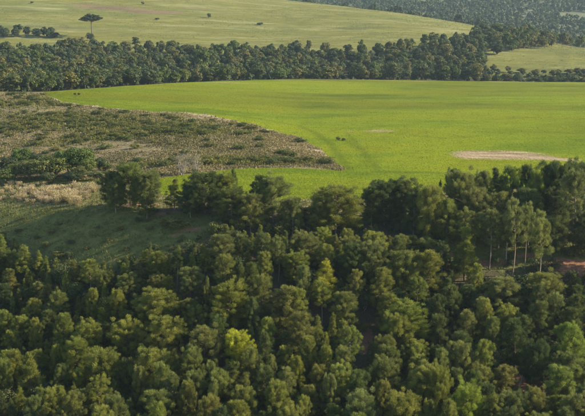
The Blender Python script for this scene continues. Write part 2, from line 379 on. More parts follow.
SHAPE = {
    'cone': lambda t: (1 - t) ** .85 * np.minimum(1, .55 + 3 * t),
    'ovate': lambda t: np.sqrt(np.clip(1 - ((t - .32) / .70) ** 2, 0, 1)) * (1 - .18 * t),
    'dome': lambda t: np.sqrt(np.clip(1 - (np.maximum(t - .25, 0) / .76) ** 2.2, 0, 1)) * np.minimum(1, .62 + 1.6 * t),
    'broad': lambda t: np.sqrt(np.clip(1 - (np.maximum(t - .15, 0) / .86) ** 2.4, 0, 1)) * np.minimum(1, .75 + 1.2 * t)}
def pine(name, seed, H, Rr, base, shape, nb, per=58, cl=.55, up=.25, bark=M_BARK, tuft=.42, tr=.15, gappy=.0):
    """one pine: (trunk mesh with its limbs, crown mesh of needle tufts), height H, crown radius Rr"""
    g = np.random.default_rng(seed); f = SHAPE[shape]
    lean = g.normal(0, .012, 2) * H
    bw = g.normal(0, .012, 2) * H
    def ax(z): k = (z / H) ** 1.5; b = math.sin(z / H * 4.2); return np.array([lean[0] * k + bw[0] * b, lean[1] * k + bw[1] * b, z])
    zs = np.linspace(-.6, H * .88, 9); trunk = [tube([ax(max(z, 0)) + (0, 0, min(z, 0)) for z in zs], tr * H / 14 * (1.15 - zs / H) ** .9 + .015, 7)]
    C, O, Rd = [], [], []; ang = g.uniform(0, 6.28)
    ecc = 1 + g.uniform(-.16, .16); ph = g.uniform(0, 6.28)
    lob = [(g.uniform(0, 6.28), g.uniform(.0, 1), g.uniform(.75, 1.22)) for _ in range(6)]
    for i in range(nb):
        t = (i + g.uniform(0, 1)) / nb; t = t ** .9
        if g.random() < gappy: continue
        ang += 2.4 + g.normal(0, .35)
        r = float(f(np.array(t))) * Rr * g.uniform(.78, 1.08)
        for a0, t0, k in lob:
            dd = abs((ang - a0 + math.pi) % (2 * math.pi) - math.pi)
            r *= 1 + (k - 1) * math.exp(-(dd / .7) ** 2 - ((t - t0) / .28) ** 2)
        r *= 1 + .1 * math.cos(2 * (ang - ph))
        z0 = H * (base + (1 - base) * t * .95)
        e = up + .55 * t + g.normal(0, .12)
        o = np.array([math.cos(ang) * ecc, math.sin(ang) / ecc, 0])
        s0 = ax(z0)
        ln = max(r, .25)
        pt = [s0 + o * ln * k + np.array([0, 0, math.tan(min(e, 1.1)) * ln * (k * .35 + k * k * .4)]) for k in (0, .5, 1)]
        if ln > .8 and i % 2 == 0:
            trunk.append(tube([pt[0], pt[1], pt[2]], [.045 * H / 14 + .01 * ln, .03, .012], 4))
        nk = 1 + int(ln / 1.05)
        for k in np.linspace(.40 if nk > 1 else .8, 1, nk):
            q = pt[0] * (1 - k) ** 2 + 2 * pt[1] * k * (1 - k) + pt[2] * k * k
            C.append(q + g.normal(0, .20, 3)); O.append(o); Rd.append(cl * g.uniform(.5, 1.15) * (.75 + .35 * k))
    for k in range(nb // 9):
        t = g.uniform(.45, .97); a = g.uniform(0, 6.28); r = float(f(np.array(t))) * Rr * g.uniform(.3, .9)
        C.append(ax(H * (base + (1 - base) * t)) + np.array([math.cos(a) * r, math.sin(a) * r, g.uniform(.5, 1.1)])); O.append(np.zeros(3)); Rd.append(cl * g.uniform(.45, .7))
    for k in range(3): C.append(ax(H * (.94 + .02 * k))); O.append(np.zeros(3)); Rd.append(cl * .55)
    C = np.array(C); O = np.array(O); Rd = np.array(Rd); n = len(C)
    ctone = g.uniform(0, 1, n)
    cnt = np.maximum(20, (3.2 * per * (Rd / cl) ** 2).astype(int)); idx = np.repeat(np.arange(n), cnt)
    q = norm(g.normal(size=(len(idx), 3))) * (g.random(len(idx)) ** .5)[:, None]
    P = C[idx] + q * Rd[idx][:, None] * np.array([.92, .92, 1.0])
    d = norm(O[idx] * .5 + q * .55 + np.array([0, 0, .75]) + g.normal(0, .34, (len(idx), 3)))
    V, Fc = tufts(P, d, tuft * 1.08 * g.uniform(.5, 1.3, len(idx)), tuft * .17 * g.uniform(.6, 1.2, len(idx)), g, norm(q + .35 * O[idx]))
    tone = np.clip(.65 * ctone[idx] + .35 * g.random(len(idx)), 0, 1)
    top = V[:, 2].max(); rad = np.percentile(np.hypot(V[:, 0], V[:, 1]), 97)
    tv, tf = join(trunk)
    return dict(name=name, trunk=mesh(name + '_trunk', tv, tf, bark, smooth=True), crown=mesh(name + '_crown', V, Fc, M_PINE, tone), H=top, R=rad)

def broad(name, seed, H, Rr, base, lobes, per, leaf, mat=M_BROAD, bark=M_BARK, lob=.42, twig=False, shoots=1):
    g = np.random.default_rng(seed); zc = H * (base + 1) / 2; hz = H * (1 - base) / 2
    q = norm(g.normal(size=(lobes, 3))) * (g.uniform(.45, 1, (lobes, 1)) ** .6)
    C = q * np.array([Rr * .72, Rr * .72, hz * .74]) + np.array([0, 0, zc]); C[:, :2] += g.normal(0, .08 * Rr, (1, 2))
    Rl = Rr * lob * g.uniform(.65, 1.2, lobes)
    idx = np.repeat(np.arange(lobes), per); m = len(idx)
    u = norm(g.normal(size=(m, 3))); u[:, 2] = np.where(u[:, 2] < -.35, -u[:, 2], u[:, 2])
    bump = 1 + .16 * np.sin(u[:, 0] * 7 + idx) * np.sin(u[:, 1] * 8 + idx * 2)
    P = C[idx] + u * (Rl[idx] * bump * (.62 + .38 * g.random(m) ** .4))[:, None] * np.array([1, 1, .82])
    P[:, 2] = np.maximum(P[:, 2], .12)
    nr = norm(u + g.normal(0, .45, (m, 3)))
    V, Fc = leaves(P, nr, leaf * g.uniform(.6, 1.25, m), g)
    tone = np.clip(.6 * g.uniform(0, 1, lobes)[idx] + .4 * g.random(m), 0, 1)
    tr = []
    fork = H * max(base, .08)
    for sgn in range(shoots):
        a = g.uniform(0, 6.28); off = np.array([math.cos(a), math.sin(a), 0]) * (.12 * Rr if shoots > 1 else 0)
        tr.append(tube([off + (0, 0, -.5), off + (0, 0, fork * .6), off * 2.2 + (0, 0, fork), off * 3.2 + (0, 0, zc)], np.array([.024, .019, .016, .006]) * H, 6))
    for k in range(min(lobes, 14)):
        tr.append(tube([(0, 0, fork * .85), (C[k] + (0, 0, fork)) / 2 + (0, 0, .04 * H), C[k]], np.array([.011, .007, .003]) * H, 4))
    tv, tf = join(tr)
    return dict(name=name, trunk=mesh(name + '_trunk', tv, tf, bark, smooth=True), crown=mesh(name + '_crown', V, Fc, mat, tone),
                H=V[:, 2].max(), R=np.percentile(np.hypot(V[:, 0], V[:, 1]), 97))

PV = {'cone': [pine('young_pine', 1, 9, 2.0, .10, 'cone', 60, 50, .45, .3, tuft=.36), pine('young_pine', 2, 10, 2.2, .14, 'cone', 62, 50, .48, .25, tuft=.36), pine('young_pine', 21, 10, 2.5, .16, 'cone', 60, 50, .5, .35, tuft=.38, gappy=.15)],
      'ovate': [pine('ovate_pine', s, 13, 3.1, .13, 'ovate', 88, 58, .58, .25, gappy=gp) for s, gp in ((3, 0), (4, .15), (5, .25), (51, .1))],
      'dome': [pine('domed_pine', s, 12.5, 3.9, .17, 'dome', 104, 60, .62, .3, gappy=gp) for s, gp in ((6, 0), (7, .1), (8, .2))],
      'broad': [pine('broad_pine', s, 14, 5.2, .07, 'broad', 120, 56, .70, .22, tuft=.46, gappy=gp) for s, gp in ((9, 0), (10, .1))],
      'tall': [pine('tall_pine', s, 16, 2.9, b, 'ovate', 62, 58, .56, .2, bark=M_PALE, tr=.115, gappy=.12) for s, b in ((12, .46), (13, .52), (14, .42))],
      'flame': [pine('layered_pine', s, 14, 2.7, .12, 'cone', 84, 54, .52, .15, gappy=.12) for s in (15, 16)]}
BV = {'near': [broad('broadleaf', 30 + k, 9, 4.0, .16 if k % 2 else .10, 34, 150, .34, shoots=1 + k % 2) for k in range(4)],
      'bush': [broad('shrub', 40 + k, 3, 2.0, .02, 18, 90, .22, shoots=3) for k in range(4)],
      'forest': [broad('forest_tree', 50 + k, 13, 5.8 - .3 * k, .03, 24 + 3 * k, 75, .80, lob=.36 + .02 * k) for k in range(5)],
      'slim': [broad('forest_tree', 60 + k, 14, 3.4, .10, 22, 70, .70, lob=.42) for k in range(2)],
      'edge': [broad('edge_tree', 70 + k, 11, 5.0, .06, 14, 40, 1.1, lob=.44) for k in range(3)],
      'twig': [broad('bare_tree', 80, 8, 4.0, .12, 30, 90, .16, mat=M_TWIG, bark=M_PALE, lob=.45, shoots=3)]}

def place(var, name, x, y, z, h, w, label, cat, group=None, tint=(1, 1, 1), bark=(1, 1, 1)):
    """one plant: an Empty at its foot, with a trunk and a crown"""
    o = link(bpy.data.objects.new(name, None)); o.empty_display_size = .5
    o.location = (x, y, z); o.rotation_euler = (0, 0, random.uniform(0, 6.283))
    k = w / (2 * var['R']) if w else h / var['H']
    o.scale = (k, k, h / var['H'])
    tag(o, label, cat, group)
    for part, col in (('trunk', bark), ('crown', tint)):
        c = link(bpy.data.objects.new(part, var[part])); c.parent = o; c.color = (*col, 1)
    return o
used = []           # (x, y, radius) of trees already standing
def pick(key, tbl=PV): return tbl[key][random.randrange(len(tbl[key]))]
def jit(t, a=.10): k = 1 + random.uniform(-a, a); return (t[0] * k * random.uniform(.95, 1.06), t[1] * k, t[2] * k * random.uniform(.88, 1.12))

# tints of the foliage itself
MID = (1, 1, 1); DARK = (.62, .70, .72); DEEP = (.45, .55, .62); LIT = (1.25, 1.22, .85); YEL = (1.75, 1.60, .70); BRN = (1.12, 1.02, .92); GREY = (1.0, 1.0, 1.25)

def stand_pine(px, top, wpx, D, key, tint, label, group=None, name='pine_tree'):
    X, Y, Z = unproject(px, top, D); x, y = float(X), float(Y); g = tz(x, y)
    place(pick(key), name, x, y, g - .15, float(Z) - g + .15, wpx / F * D, label, 'pine tree', group, jit(tint, .06))
    used.append((x, y, wpx / F * D * .42))

# ------------------------------------------------------------------ pines standing along the crest (px, top, width, distance)
CREST = [
 (111,169,22,286.5,'dome',DARK,'dark round pine at the left of the crest clump beside the dry grass'),
 (129,159,34,289,'broad',(.85,.95,.8),'biggest domed pine in the middle of the crest clump above red soil'),
 (146,167,24,287,'dome',MID,'pine at the right end of the crest clump above red soil'),
 (115,180,17,284,'ovate',MID,'small lighter pine in front of the crest clump beside the dry grass'),
 (146,193,17,281,'ovate',DARK,'low dark pine below the right end of the crest clump'),
 (174,178,17,288,'flame',LIT,'small airy pine alone against the green strip between two clumps'),
 (204,168,38,287,'broad',DEEP,'large dark blue-green pine right of the small airy pine'),
 (190,186,24,283,'dome',DEEP,'low dark pine at the left foot of the large dark pine'),
 (222,172,28,290,'ovate',LIT,'olive pine behind the dark pines with the scrub behind it'),
 (234,165,11,292,'cone',DARK,'narrow pointed dark pine top against the scrub slope'),
 (232,185,34,281,'broad',DARK,'dark rounded pine in front of the olive pine'),
 (250,192,28,278,'ovate',MID,'mid-green pine between the dark rounded pine and the tall pine'),
 (260,173,20,287,'ovate',DARK,'dark pine shoulder at the left of the tall crest pine'),
 (273,170,42,284,'broad',MID,'tall broad olive pine standing before the green strip'),
 (292,196,22,278,'ovate',MID,'pine at the right foot of the tall broad olive pine'),
 (308,207,24,288,'dome',DEEP,'small dark spreading tree beside the bare pale gap'),
 (336,182,52,282,'broad',(1.05,1.05,.85),'lone big domed pine against the bright green strip'),
 (322,196,26,279,'dome',MID,'pine joined to the left side of the lone big dome'),
 (385,176,36,288,'broad',DEEP,'big dark pine right of the lone domed pine'),
 (372,184,22,286,'ovate',DARK,'slim dark pine at the left of the big dark pine'),
 (405,176,32,289,'dome',DARK,'dark rounded pine top bordering the field right of the big dark pine'),
 (414,190,26,283,'ovate',DARK,'dark pine between the rounded top and the olive pine'),
 (431,183,34,280,'dome',(1.15,1.12,.85),'olive ovate pine before the dark pines'),
 (441,178,8,290,'cone',DARK,'tiny pointed pine top standing out left of the tall right-hand pines'),
 (455,166,26,290,'ovate',DEEP,'dark pine at the left end of the tall right-hand row'),
 (465,163,38,286,'broad',MID,'broad green pine leading the tall right-hand row below the bare patch'),
 (484,168,26,290,'ovate',MID,'green pine second in the tall right-hand row'),
 (497,166,20,292,'flame',DARK,'dark narrow pine below the left part of the bare patch'),
 (511,163,26,290,'ovate',(.9,1.0,.8),'green pine below the middle of the bare patch'),
 (526,162,22,292,'ovate',DARK,'dark pine below the right end of the bare patch'),
 (536,167,20,287,'ovate',(1.2,1.3,.75),'bright green pine between the dark pines of the tall row'),
 (549,158,28,291,'dome',DEEP,'dark pine with the highest top but one in the right-hand row'),
 (563,155,34,289,'broad',DARK,'highest dark pine in the right-hand row'),
 (583,158,26,292,'dome',DEEP,'dark pine top cut by the right edge of the picture'),
 (556,182,28,284,'dome',DARK,'dark pine in front of the highest right-hand pine'),
 (500,190,26,280,'ovate',MID,'pine behind the slender pines left of the grassy opening'),
 (530,186,28,281,'ovate',DARK,'dark pine behind the slender pines above the grassy opening'),
 (553,214,26,276,'dome',DARK,'low dark pine between the slender pines and the crooked pine'),
 (586,205,26,277,'dome',DARK,'low dark pine at the right edge behind the red soil'),
 (476,186,30,281,'dome',MID,'leafy pine in front of the broad green row leader'),
 (448,196,30,279,'ovate',(1.1,1.1,.8),'olive pine below the left end of the tall row'),
]
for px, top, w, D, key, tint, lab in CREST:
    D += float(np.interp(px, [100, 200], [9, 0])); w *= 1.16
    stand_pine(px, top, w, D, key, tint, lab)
# slender pines with bare pale stems on the open ground at the right
for px, top, w, D, lab in [
    (491,207,30,271,'slender pine with bare stem at the left of the open ground'),
    (515,196,26,268,'taller slender pine with long bare stem over the grassy opening'),
    (527,200,22,271,'slender pine whose stem stands just behind the taller one'),
    (541,208,28,263,'slender pine with double stem nearest the red soil opening'),
    (576,166,34,279,'crooked pine with pale forked stem near the right edge'),
    (470,206,26,273,'slender pine between the leafy pine and the open ground')]:
    X, Y, Z = unproject(px, top, D); x, y = float(X), float(Y); g = tz(x, y)
    place(pick('tall'), 'slender_pine', x, y, g - .15, float(Z) - g + .15, w / F * D, lab, 'pine tree', None, jit(MID), (.8, .7, .62))
    used.append((x, y, 1.8))

# ------------------------------------------------------------------ foreground wood: pines read off the photograph (px, top, width, height, kind, tint)
FG = [
 (118,288,25,10,'ovate',LIT,'light green pine left of the pale round crown'),
 (155,287,44,11,'dome',(1.35,1.22,.9),'pale olive pine with a perfectly round crown'),
 (145,297,22,9,'ovate',MID,None), (92,287,19,10,'ovate',LIT,None), (104,281,12,8,'cone',LIT,None),
 (65,269,11,9,'cone',LIT,None), (58,290,24,10,'ovate',MID,None), (32,297,20,9,'ovate',LIT,None), (12,291,9,8,'cone',MID,None),
 (32,276,8,7,'cone',MID,None), (48,267,9,8,'cone',MID,None), (24,278,7,6,'cone',LIT,None), (56,284,12,8,'cone',LIT,None),
 (150,241,9,8,'cone',MID,'slim spire-like young pine alone below the shaded clearing'),
 (179,245,10,8,'cone',MID,'second slim young pine below the shaded clearing, nearer the crest trees'),
 (222,233,28,11,'ovate',MID,None), (225,253,24,11,'ovate',MID,None), (264,251,18,10,'ovate',LIT,None),
 (230,278,44,13,'dome',(1.2,1.2,.75),'bright clumpy pine with a stepped crown above the yellow-green pine'),
 (207,275,10,9,'cone',MID,None), (252,295,22,11,'ovate',DARK,None), (285,284,36,12,'ovate',BRN,'brownish olive ovate pine beside the dark gap'),
 (307,229,32,11,'dome',MID,None), (325,257,30,12,'flame',YEL,'yellowish layered pine with a pointed top'), (298,286,26,11,'ovate',LIT,None), (345,290,30,11,'ovate',MID,None),
 (373,238,28,12,'dome',MID,None), (352,242,26,12,'ovate',DARK,None), (382,266,34,12,'ovate',(1.1,1.05,.9),None), (405,249,38,13,'dome',(1.05,1.0,.85),None),
 (430,249,32,13,'ovate',(1.1,1.05,.85),None), (410,299,44,12,'dome',(1.3,1.35,.75),'bright fresh-green domed pine in the middle of the wood'),
 (466,222,30,15,'flame',(1.15,1.2,.75),'bright layered conical pine left of the red soil openings'),
 (503,271,46,11,'broad',MID,'wide domed tree in front of the red soil opening'), (546,267,44,11,'broad',(1.05,1.0,.85),'wide olive dome right below the double-stemmed slender pine'),
 (452,285,26,11,'ovate',DARK,None), (478,262,14,10,'ovate',LIT,None), (482,296,20,9,'ovate',BRN,None),
 (62,312,24,11,'ovate',LIT,None), (36,317,17,10,'ovate',LIT,None), (88,318,34,12,'dome',LIT,None), (126,316,36,12,'dome',LIT,'domed pine directly below the light pine, half in shade'),
 (56,343,16,10,'ovate',LIT,None), (30,351,30,13,'flame',LIT,'tall lit layered pine near the left edge of the wood'), (76,336,34,12,'dome',LIT,None), (5,349,15,9,'ovate',LIT,None),
 (60,362,24,11,'ovate',MID,None), (78,367,19,10,'ovate',LIT,None), (106,345,40,13,'dome',LIT,None), (126,356,20,11,'ovate',BRN,None),
 (50,387,22,11,'ovate',LIT,None), (72,389,28,12,'ovate',BRN,None), (34,394,26,11,'dome',MID,None), (115,394,30,12,'dome',MID,None), (140,364,24,12,'ovate',BRN,None),
 (162,314,42,12,'dome',(1.4,1.25,.85),'broad pale pine just below the round pale crown'), (203,324,38,12,'dome',BRN,'ragged brownish pine left of the yellow-green pine'),
 (240,328,30,11,'dome',(2.3,2.15,.75),'vivid yellow-green pine in the middle of the wood'),
 (150,346,40,13,'dome',LIT,None), (176,350,14,12,'cone',MID,None), (186,379,24,12,'ovate',BRN,None), (213,376,22,13,'cone',MID,None),
 (247,371,17,12,'cone',(1.05,.95,.8),None), (238,398,28,12,'ovate',LIT,None), (270,353,20,11,'ovate',MID,None), (277,379,32,12,'dome',LIT,None), (210,359,17,11,'ovate',MID,None),
 (300,311,28,12,'ovate',BRN,None), (325,344,22,11,'ovate',LIT,'small bright pine left of the dark gap with red soil'), (341,361,30,12,'dome',LIT,None), (297,354,22,11,'ovate',LIT,None), (360,387,36,13,'dome',MID,None),
 (390,344,30,12,'ovate',MID,None), (417,341,22,11,'ovate',LIT,None), (398,312,34,12,'dome',(1.25,1.2,.8),None), (426,361,40,13,'dome',(1.15,1.15,.8),None), (404,386,44,13,'dome',(1.25,1.15,.85),None), (304,394,20,11,'ovate',LIT,None),
 (439,361,32,14,'broad',(1.15,1.15,.8),'olive pine dome left of the bright smooth dome at the bottom'), (467,379,42,14,'broad',(1.3,1.35,.75),'bright green smooth dome at the bottom edge beside the dark gap'),
 (484,337,26,13,'ovate',LIT,'lit clumpy pine left of the dark gap with pale stems'), (493,315,18,11,'ovate',MID,None), (570,321,34,14,'ovate',(1.15,1.3,.8),'bright clumpy pine at the right edge of the wood'), (562,364,34,13,'ovate',(1.1,1.2,.8),None),
 (440,313,26,12,'ovate',DARK,None), (540,300,30,12,'ovate',DARK,None), (515,318,30,13,'ovate',DEEP,None), (536,335,28,13,'dome',DEEP,None), (578,292,26,11,'ovate',DARK,None), (460,330,26,12,'ovate',DARK,None),
]
LAND = [(155,300,'the pale round crown'), (240,340,'the vivid yellow-green pine'), (203,335,'the ragged brownish pine'), (230,292,'the bright stepped pine'),
        (285,300,'the brownish pine by the dark gap'), (325,270,'the yellowish layered pine'), (410,312,'the fresh-green dome'), (366,345,'the dark gap with red soil'),
        (466,240,'the bright layered conical pine'), (503,285,'the wide dome before the red soil'), (546,282,'the wide olive dome'), (467,392,'the bright smooth bottom dome'),
        (525,380,'the pale dead stems'), (570,335,'the bright right-edge pine'), (30,365,'the tall layered left-edge pine'), (7,262,'the yellow-green left-edge bush'),
        (150,245,'the slim young spire'), (335,205,'the lone big domed pine'), (270,200,'the tall broad crest pine'), (126,325,'the half-shaded dome'),
        (0,416,'the bottom left corner'), (292,416,'the middle of the bottom edge'), (585,416,'the bottom right corner'), (585,250,'the right-hand red soil')]
TONE = {MID: 'mid-green', LIT: 'light olive', DARK: 'dark green', DEEP: 'blackish green', BRN: 'brownish', YEL: 'yellowish'}
FORM = {'cone': 'small conical', 'ovate': 'egg-shaped', 'dome': 'round-topped', 'flame': 'layered', 'tall': 'bare-stemmed', 'broad': 'broad'}
ORD = ['nearest', 'second', 'third', 'fourth', 'fifth', 'sixth', 'seventh', 'eighth', 'ninth', 'tenth', 'eleventh', 'twelfth', 'thirteenth', 'fourteenth', 'fifteenth', 'sixteenth']
anon = []
def wood_pine(px, top, x, y, z, h, w, key, tint, lab=None):
    o = place(pick(key), {'cone': 'young_pine', 'tall': 'slender_pine'}.get(key, 'pine_tree'), x, y, z, h, w, lab, 'pine tree', None, jit(tint, .06 if lab else .12), (.6, .55, .5))
    if not lab:
        o['group'] = 'pines of the wood on the near slope'
        anon.append((o, px, top + .25 * h / y * F, key, tint))
def label_wood():
    """say of each pine of the wood how it looks and where it stands from the nearest landmark"""
    sets = {}
    for o, px, py, key, tint in anon:
        if px > 592: o['label'] = 'unseen pine added beyond the right edge to shade the wood'; o['group'] = 'unseen pines added beyond the right edge'; continue
        lx, ly, nm = min(LAND, key=lambda q: (q[0] - px) ** 2 + (q[1] - py) ** 2)
        dx, dy = px - lx, py - ly
        d = ('right of' if dx > 0 else 'left of') if abs(dx) > abs(dy) else ('below' if dy > 0 else 'above')
        sets.setdefault((nm, d), []).append((math.hypot(dx, dy), o, TONE.get(tint, 'olive'), FORM[key]))
    for (nm, d), v in sets.items():
        for k, (_, o, t, f) in enumerate(sorted(v, key=lambda q: q[0])):
            o['label'] = '%s %s pine, %s %s %s' % (t, f, ORD[min(k, 15)], d, nm)
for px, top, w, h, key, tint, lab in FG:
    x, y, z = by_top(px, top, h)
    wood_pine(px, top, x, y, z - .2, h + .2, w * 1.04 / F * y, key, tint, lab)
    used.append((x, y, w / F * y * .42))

# the rest of the wood fills the slope between them
GAPS = [hit(366, 345), hit(360, 352), hit(527, 385), hit(540, 380), hit(512, 392), hit(578, 268), hit(560, 262), hit(490, 258), hit(510, 255), hit(450, 262), hit(270, 300), hit(385, 248), hit(530, 262), hit(470, 256)]
n_fill = n_off = 0
lim_x = [-200, 0, 30, 60, 100, 150, 185, 210, 225, 300, 440, 455, 600, 800]
lim_y = [228, 230, 242, 254, 258, 248, 242, 236, 222, 222, 225, 274, 274, 274]
for _ in range(16000):
    D = math.sqrt(random.uniform(168 ** 2, 292 ** 2)); px = random.uniform(-30, 690)
    s = (px - CX) / F / (cp - .08 * sp)
    x, y = s * D, D; z = tz(x, y)
    key = random.choices(['ovate', 'dome', 'cone', 'flame', 'tall'], [4, 2.2, 4.2, 1.8, .3] if px < 140 else [4.5, 3.4, 1.7, 1.3, .6])[0]
    h = {'cone': random.uniform(6, 10), 'tall': random.uniform(11, 14)}.get(key, random.uniform(8.5, 13))
    left_edge = np.interp(px, [0, 200, 260], [1, 1, 0])
    if D > 238: h *= (1 - .25 * left_edge)
    qx, top = project(x, y, z + h)
    if not (-25 < qx < 680) or top > 450: continue
    if qx < 592:
        want = float(np.interp(qx, lim_x, lim_y)) + random.uniform(0, 12)
        if top < want:
            h -= (want - top) * y / F
            if h < 4.2: continue
            if h < 7.5: key = random.choice(['cone', 'ovate', 'cone'])
            qx, top = project(x, y, z + h)
    if qx >= 592:  # out-of-view pines at the right, added to cast shadows into the wood
        if n_off >= 34: continue
        n_off += 1
    w = {'cone': random.uniform(3.2, 4.4), 'dome': random.uniform(5.6, 7.4), 'tall': random.uniform(4.6, 5.6)}.get(key, random.uniform(4.6, 6.2)) * min(1, .4 + h / 14)
    r = w * .37
    if any((x - a) ** 2 + (y - b) ** 2 < ((r + c) * .98) ** 2 for a, b, c in used): continue
    if any((x - a) ** 2 + ((y - b) / 1.5) ** 2 < (r + 1.6) ** 2 for a, b, _z in GAPS): continue
    # nothing tall straight in front of an opening
    if any(abs(x - a) < r + .6 and 0 < b - y < 16 for a, b, _z in GAPS[:5]): continue
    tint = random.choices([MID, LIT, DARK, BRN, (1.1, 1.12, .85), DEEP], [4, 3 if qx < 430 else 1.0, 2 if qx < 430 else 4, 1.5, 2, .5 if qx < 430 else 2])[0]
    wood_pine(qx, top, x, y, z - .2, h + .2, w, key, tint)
    used.append((x, y, r)); n_fill += 1
    if n_fill >= 400: break
label_wood(); print('fill pines', n_fill)

# undergrowth in the wood and round the openings
ub = 0
for _ in range(4000):
    D = math.sqrt(random.uniform(205 ** 2, 288 ** 2)); px = random.uniform(-10, 600)
    s = (px - CX) / F / (cp - .08 * sp); x, y = s * D, D; z = tz(x, y); h = random.uniform(1.6, 4.6); w = h * random.uniform(.9, 1.5)
    qx, qy = project(x, y, z + h)
    if qx < 215 and qy < np.interp(qx, lim_x, lim_y) - 8: continue
    if any((x - a) ** 2 + (y - b) ** 2 < (w * .3 + c * .6) ** 2 for a, b, c in used): continue
    if any((x - a) ** 2 + (y - b) ** 2 < (w * .5 + 1.2) ** 2 for a, b, _z in GAPS): continue
    ti = random.randrange(4); tw = ['mid-green', 'light olive', 'dark', 'yellowish'][ti]
    lab = 'low shrub growing between the pines of the ' + ('left' if qx < 150 else 'left middle' if qx < 300 else 'right middle') + ' wood' if qx < 440 else 'low shrub on the open ground around the slender pines at the right'
    place(pick('bush', BV), 'undergrowth_bush', x, y, z - .15, h, w, lab.replace('low', 'low ' + tw, 1), 'undergrowth bush', lab.replace('low shrub', 'low shrubs'), jit([MID, LIT, DARK, (1.3, 1.15, .8)][ti], .1))
    used.append((x, y, w * .4)); ub += 1
    if ub >= 200: break
ut = 0
for _ in range(5000):
    D = math.sqrt(random.uniform(190 ** 2, 282 ** 2)); px = random.uniform(-10, 600)
    s = (px - CX) / F / (cp - .08 * sp); x, y = s * D, D; z = tz(x, y); h = random.uniform(4.5, 8); w = h * random.uniform(.75, 1.05)
    qx, qy = project(x, y, z + h)
    if qy < np.interp(qx, lim_x, lim_y) + 4: continue
    if any((x - a) ** 2 + (y - b) ** 2 < (w * .3 + c * .55) ** 2 for a, b, c in used): continue
    if any((x - a) ** 2 + ((y - b) / 1.5) ** 2 < (w * .5 + 1.6) ** 2 for a, b, _z in GAPS): continue
    if any(abs(x - a) < w * .5 + .6 and 0 < b - y < 12 for a, b, _z in GAPS[:5]): continue
    ti = random.randrange(4); tw = ['mid-green', 'dark green', 'light olive', 'dull green'][ti]
    lab = 'lower leafy tree filling in under the pines, ' + ('far left' if qx < 100 else 'left' if qx < 200 else 'centre' if qx < 300 else 'right of centre' if qx < 400 else 'right' if qx < 500 else 'far right')
    place(pick('near', BV), 'understory_tree', x, y, z - .2, h, w, lab.replace('lower', 'lower ' + tw, 1), 'tree', lab.replace('tree', 'trees', 1), jit([MID, DARK, LIT, (.8, .9, .7)][ti], .08))
    used.append((x, y, w * .4)); ut += 1
    if ut >= 140: break
for px, py, h, w, lab in [(7,272,4.6,5,'rounded yellow-green bush at the left edge below the clearing'),
                          (62,255,1.3,6,'low lit patch of brush on the shaded clearing'),
                          (180,226,2.2,9,'low olive brush below the small airy pine'),
                          (168,224,1.8,5,'low brush at the left of the olive brush below the airy pine'),
                          (566,246,4,5,'olive bush below the crooked pine with forked stem'), (575,256,3,6,'dark bush above the red soil at the right edge')]:
    x, y, z = hit(px, py, 150, 320)
    place(pick('bush', BV), 'shrub', x, y, z - .15, h, w, lab, 'shrub', None, (1.9, 1.7, .8) if 'yellow' in lab else (1.35, 1.15, .75))

cb = [(25,222),(48,232),(70,243),(88,250),(112,240),(128,252),(150,232),(165,246),(182,240),(35,240),(96,228),(140,222),(15,232),(60,222),(120,228),(172,252),(195,246),(155,212),(172,216),(150,219)]
for px, py in cb:
    x, y, z = hit(px + random.uniform(-4, 4), py + random.uniform(-3, 3), 240, 330); h = random.uniform(.5, 1.3)
    place(pick('bush', BV), 'clearing_bush', x, y, z - .1, h, h * random.uniform(1.6, 3), 'low bush in the grass of the shaded clearing', 'bush', 'low bushes on the shaded clearing', jit(random.choice([MID, BRN, (1.5, 1.1, .9), LIT]), .1))

# dead stems in the dark gap at the bottom right
for px, py, h, lean, lab in [(520,389,3.6,.5,'left pale dead stem in the dark gap at bottom right'), (530,387,3.4,.9,'right pale dead stem in the dark gap at bottom right'),
                       (502,398,3.0,.5,'short pale stem left of the two dead stems at bottom right'), (506,262,5.2,.1,'thin pale sapling stem on the grassy opening at right')]:
    x, y, z = hit(px, py, 150, 320); g = np.random.default_rng(int(px))
    t = tube([(0, 0, -.3), (lean * .3, .05, h * .4), (lean * .7, -.05, h * .75), (lean, 0, h)], [.16, .13, .10, .05], 7)
    o = tag(link(bpy.data.objects.new('dead_trunk', None)), lab, 'dead tree'); o.location = (x, y, z)
    c = link(bpy.data.objects.new('trunk', mesh('dead_trunk', *t, M_PALE, smooth=True))); c.parent = o
    br = [tube([(lean * k, 0, h * k), (lean * k + q * .5, q * .2, h * k + .25), (lean * k + q, q * .3, h * k + .55)], [.05, .035, .012], 4) for k, q in ((.55, .7), (.7, -.6), (.85, .5))]
    c = link(bpy.data.objects.new('branches', mesh('dead_branches', *join(br), M_PALE))); c.parent = o

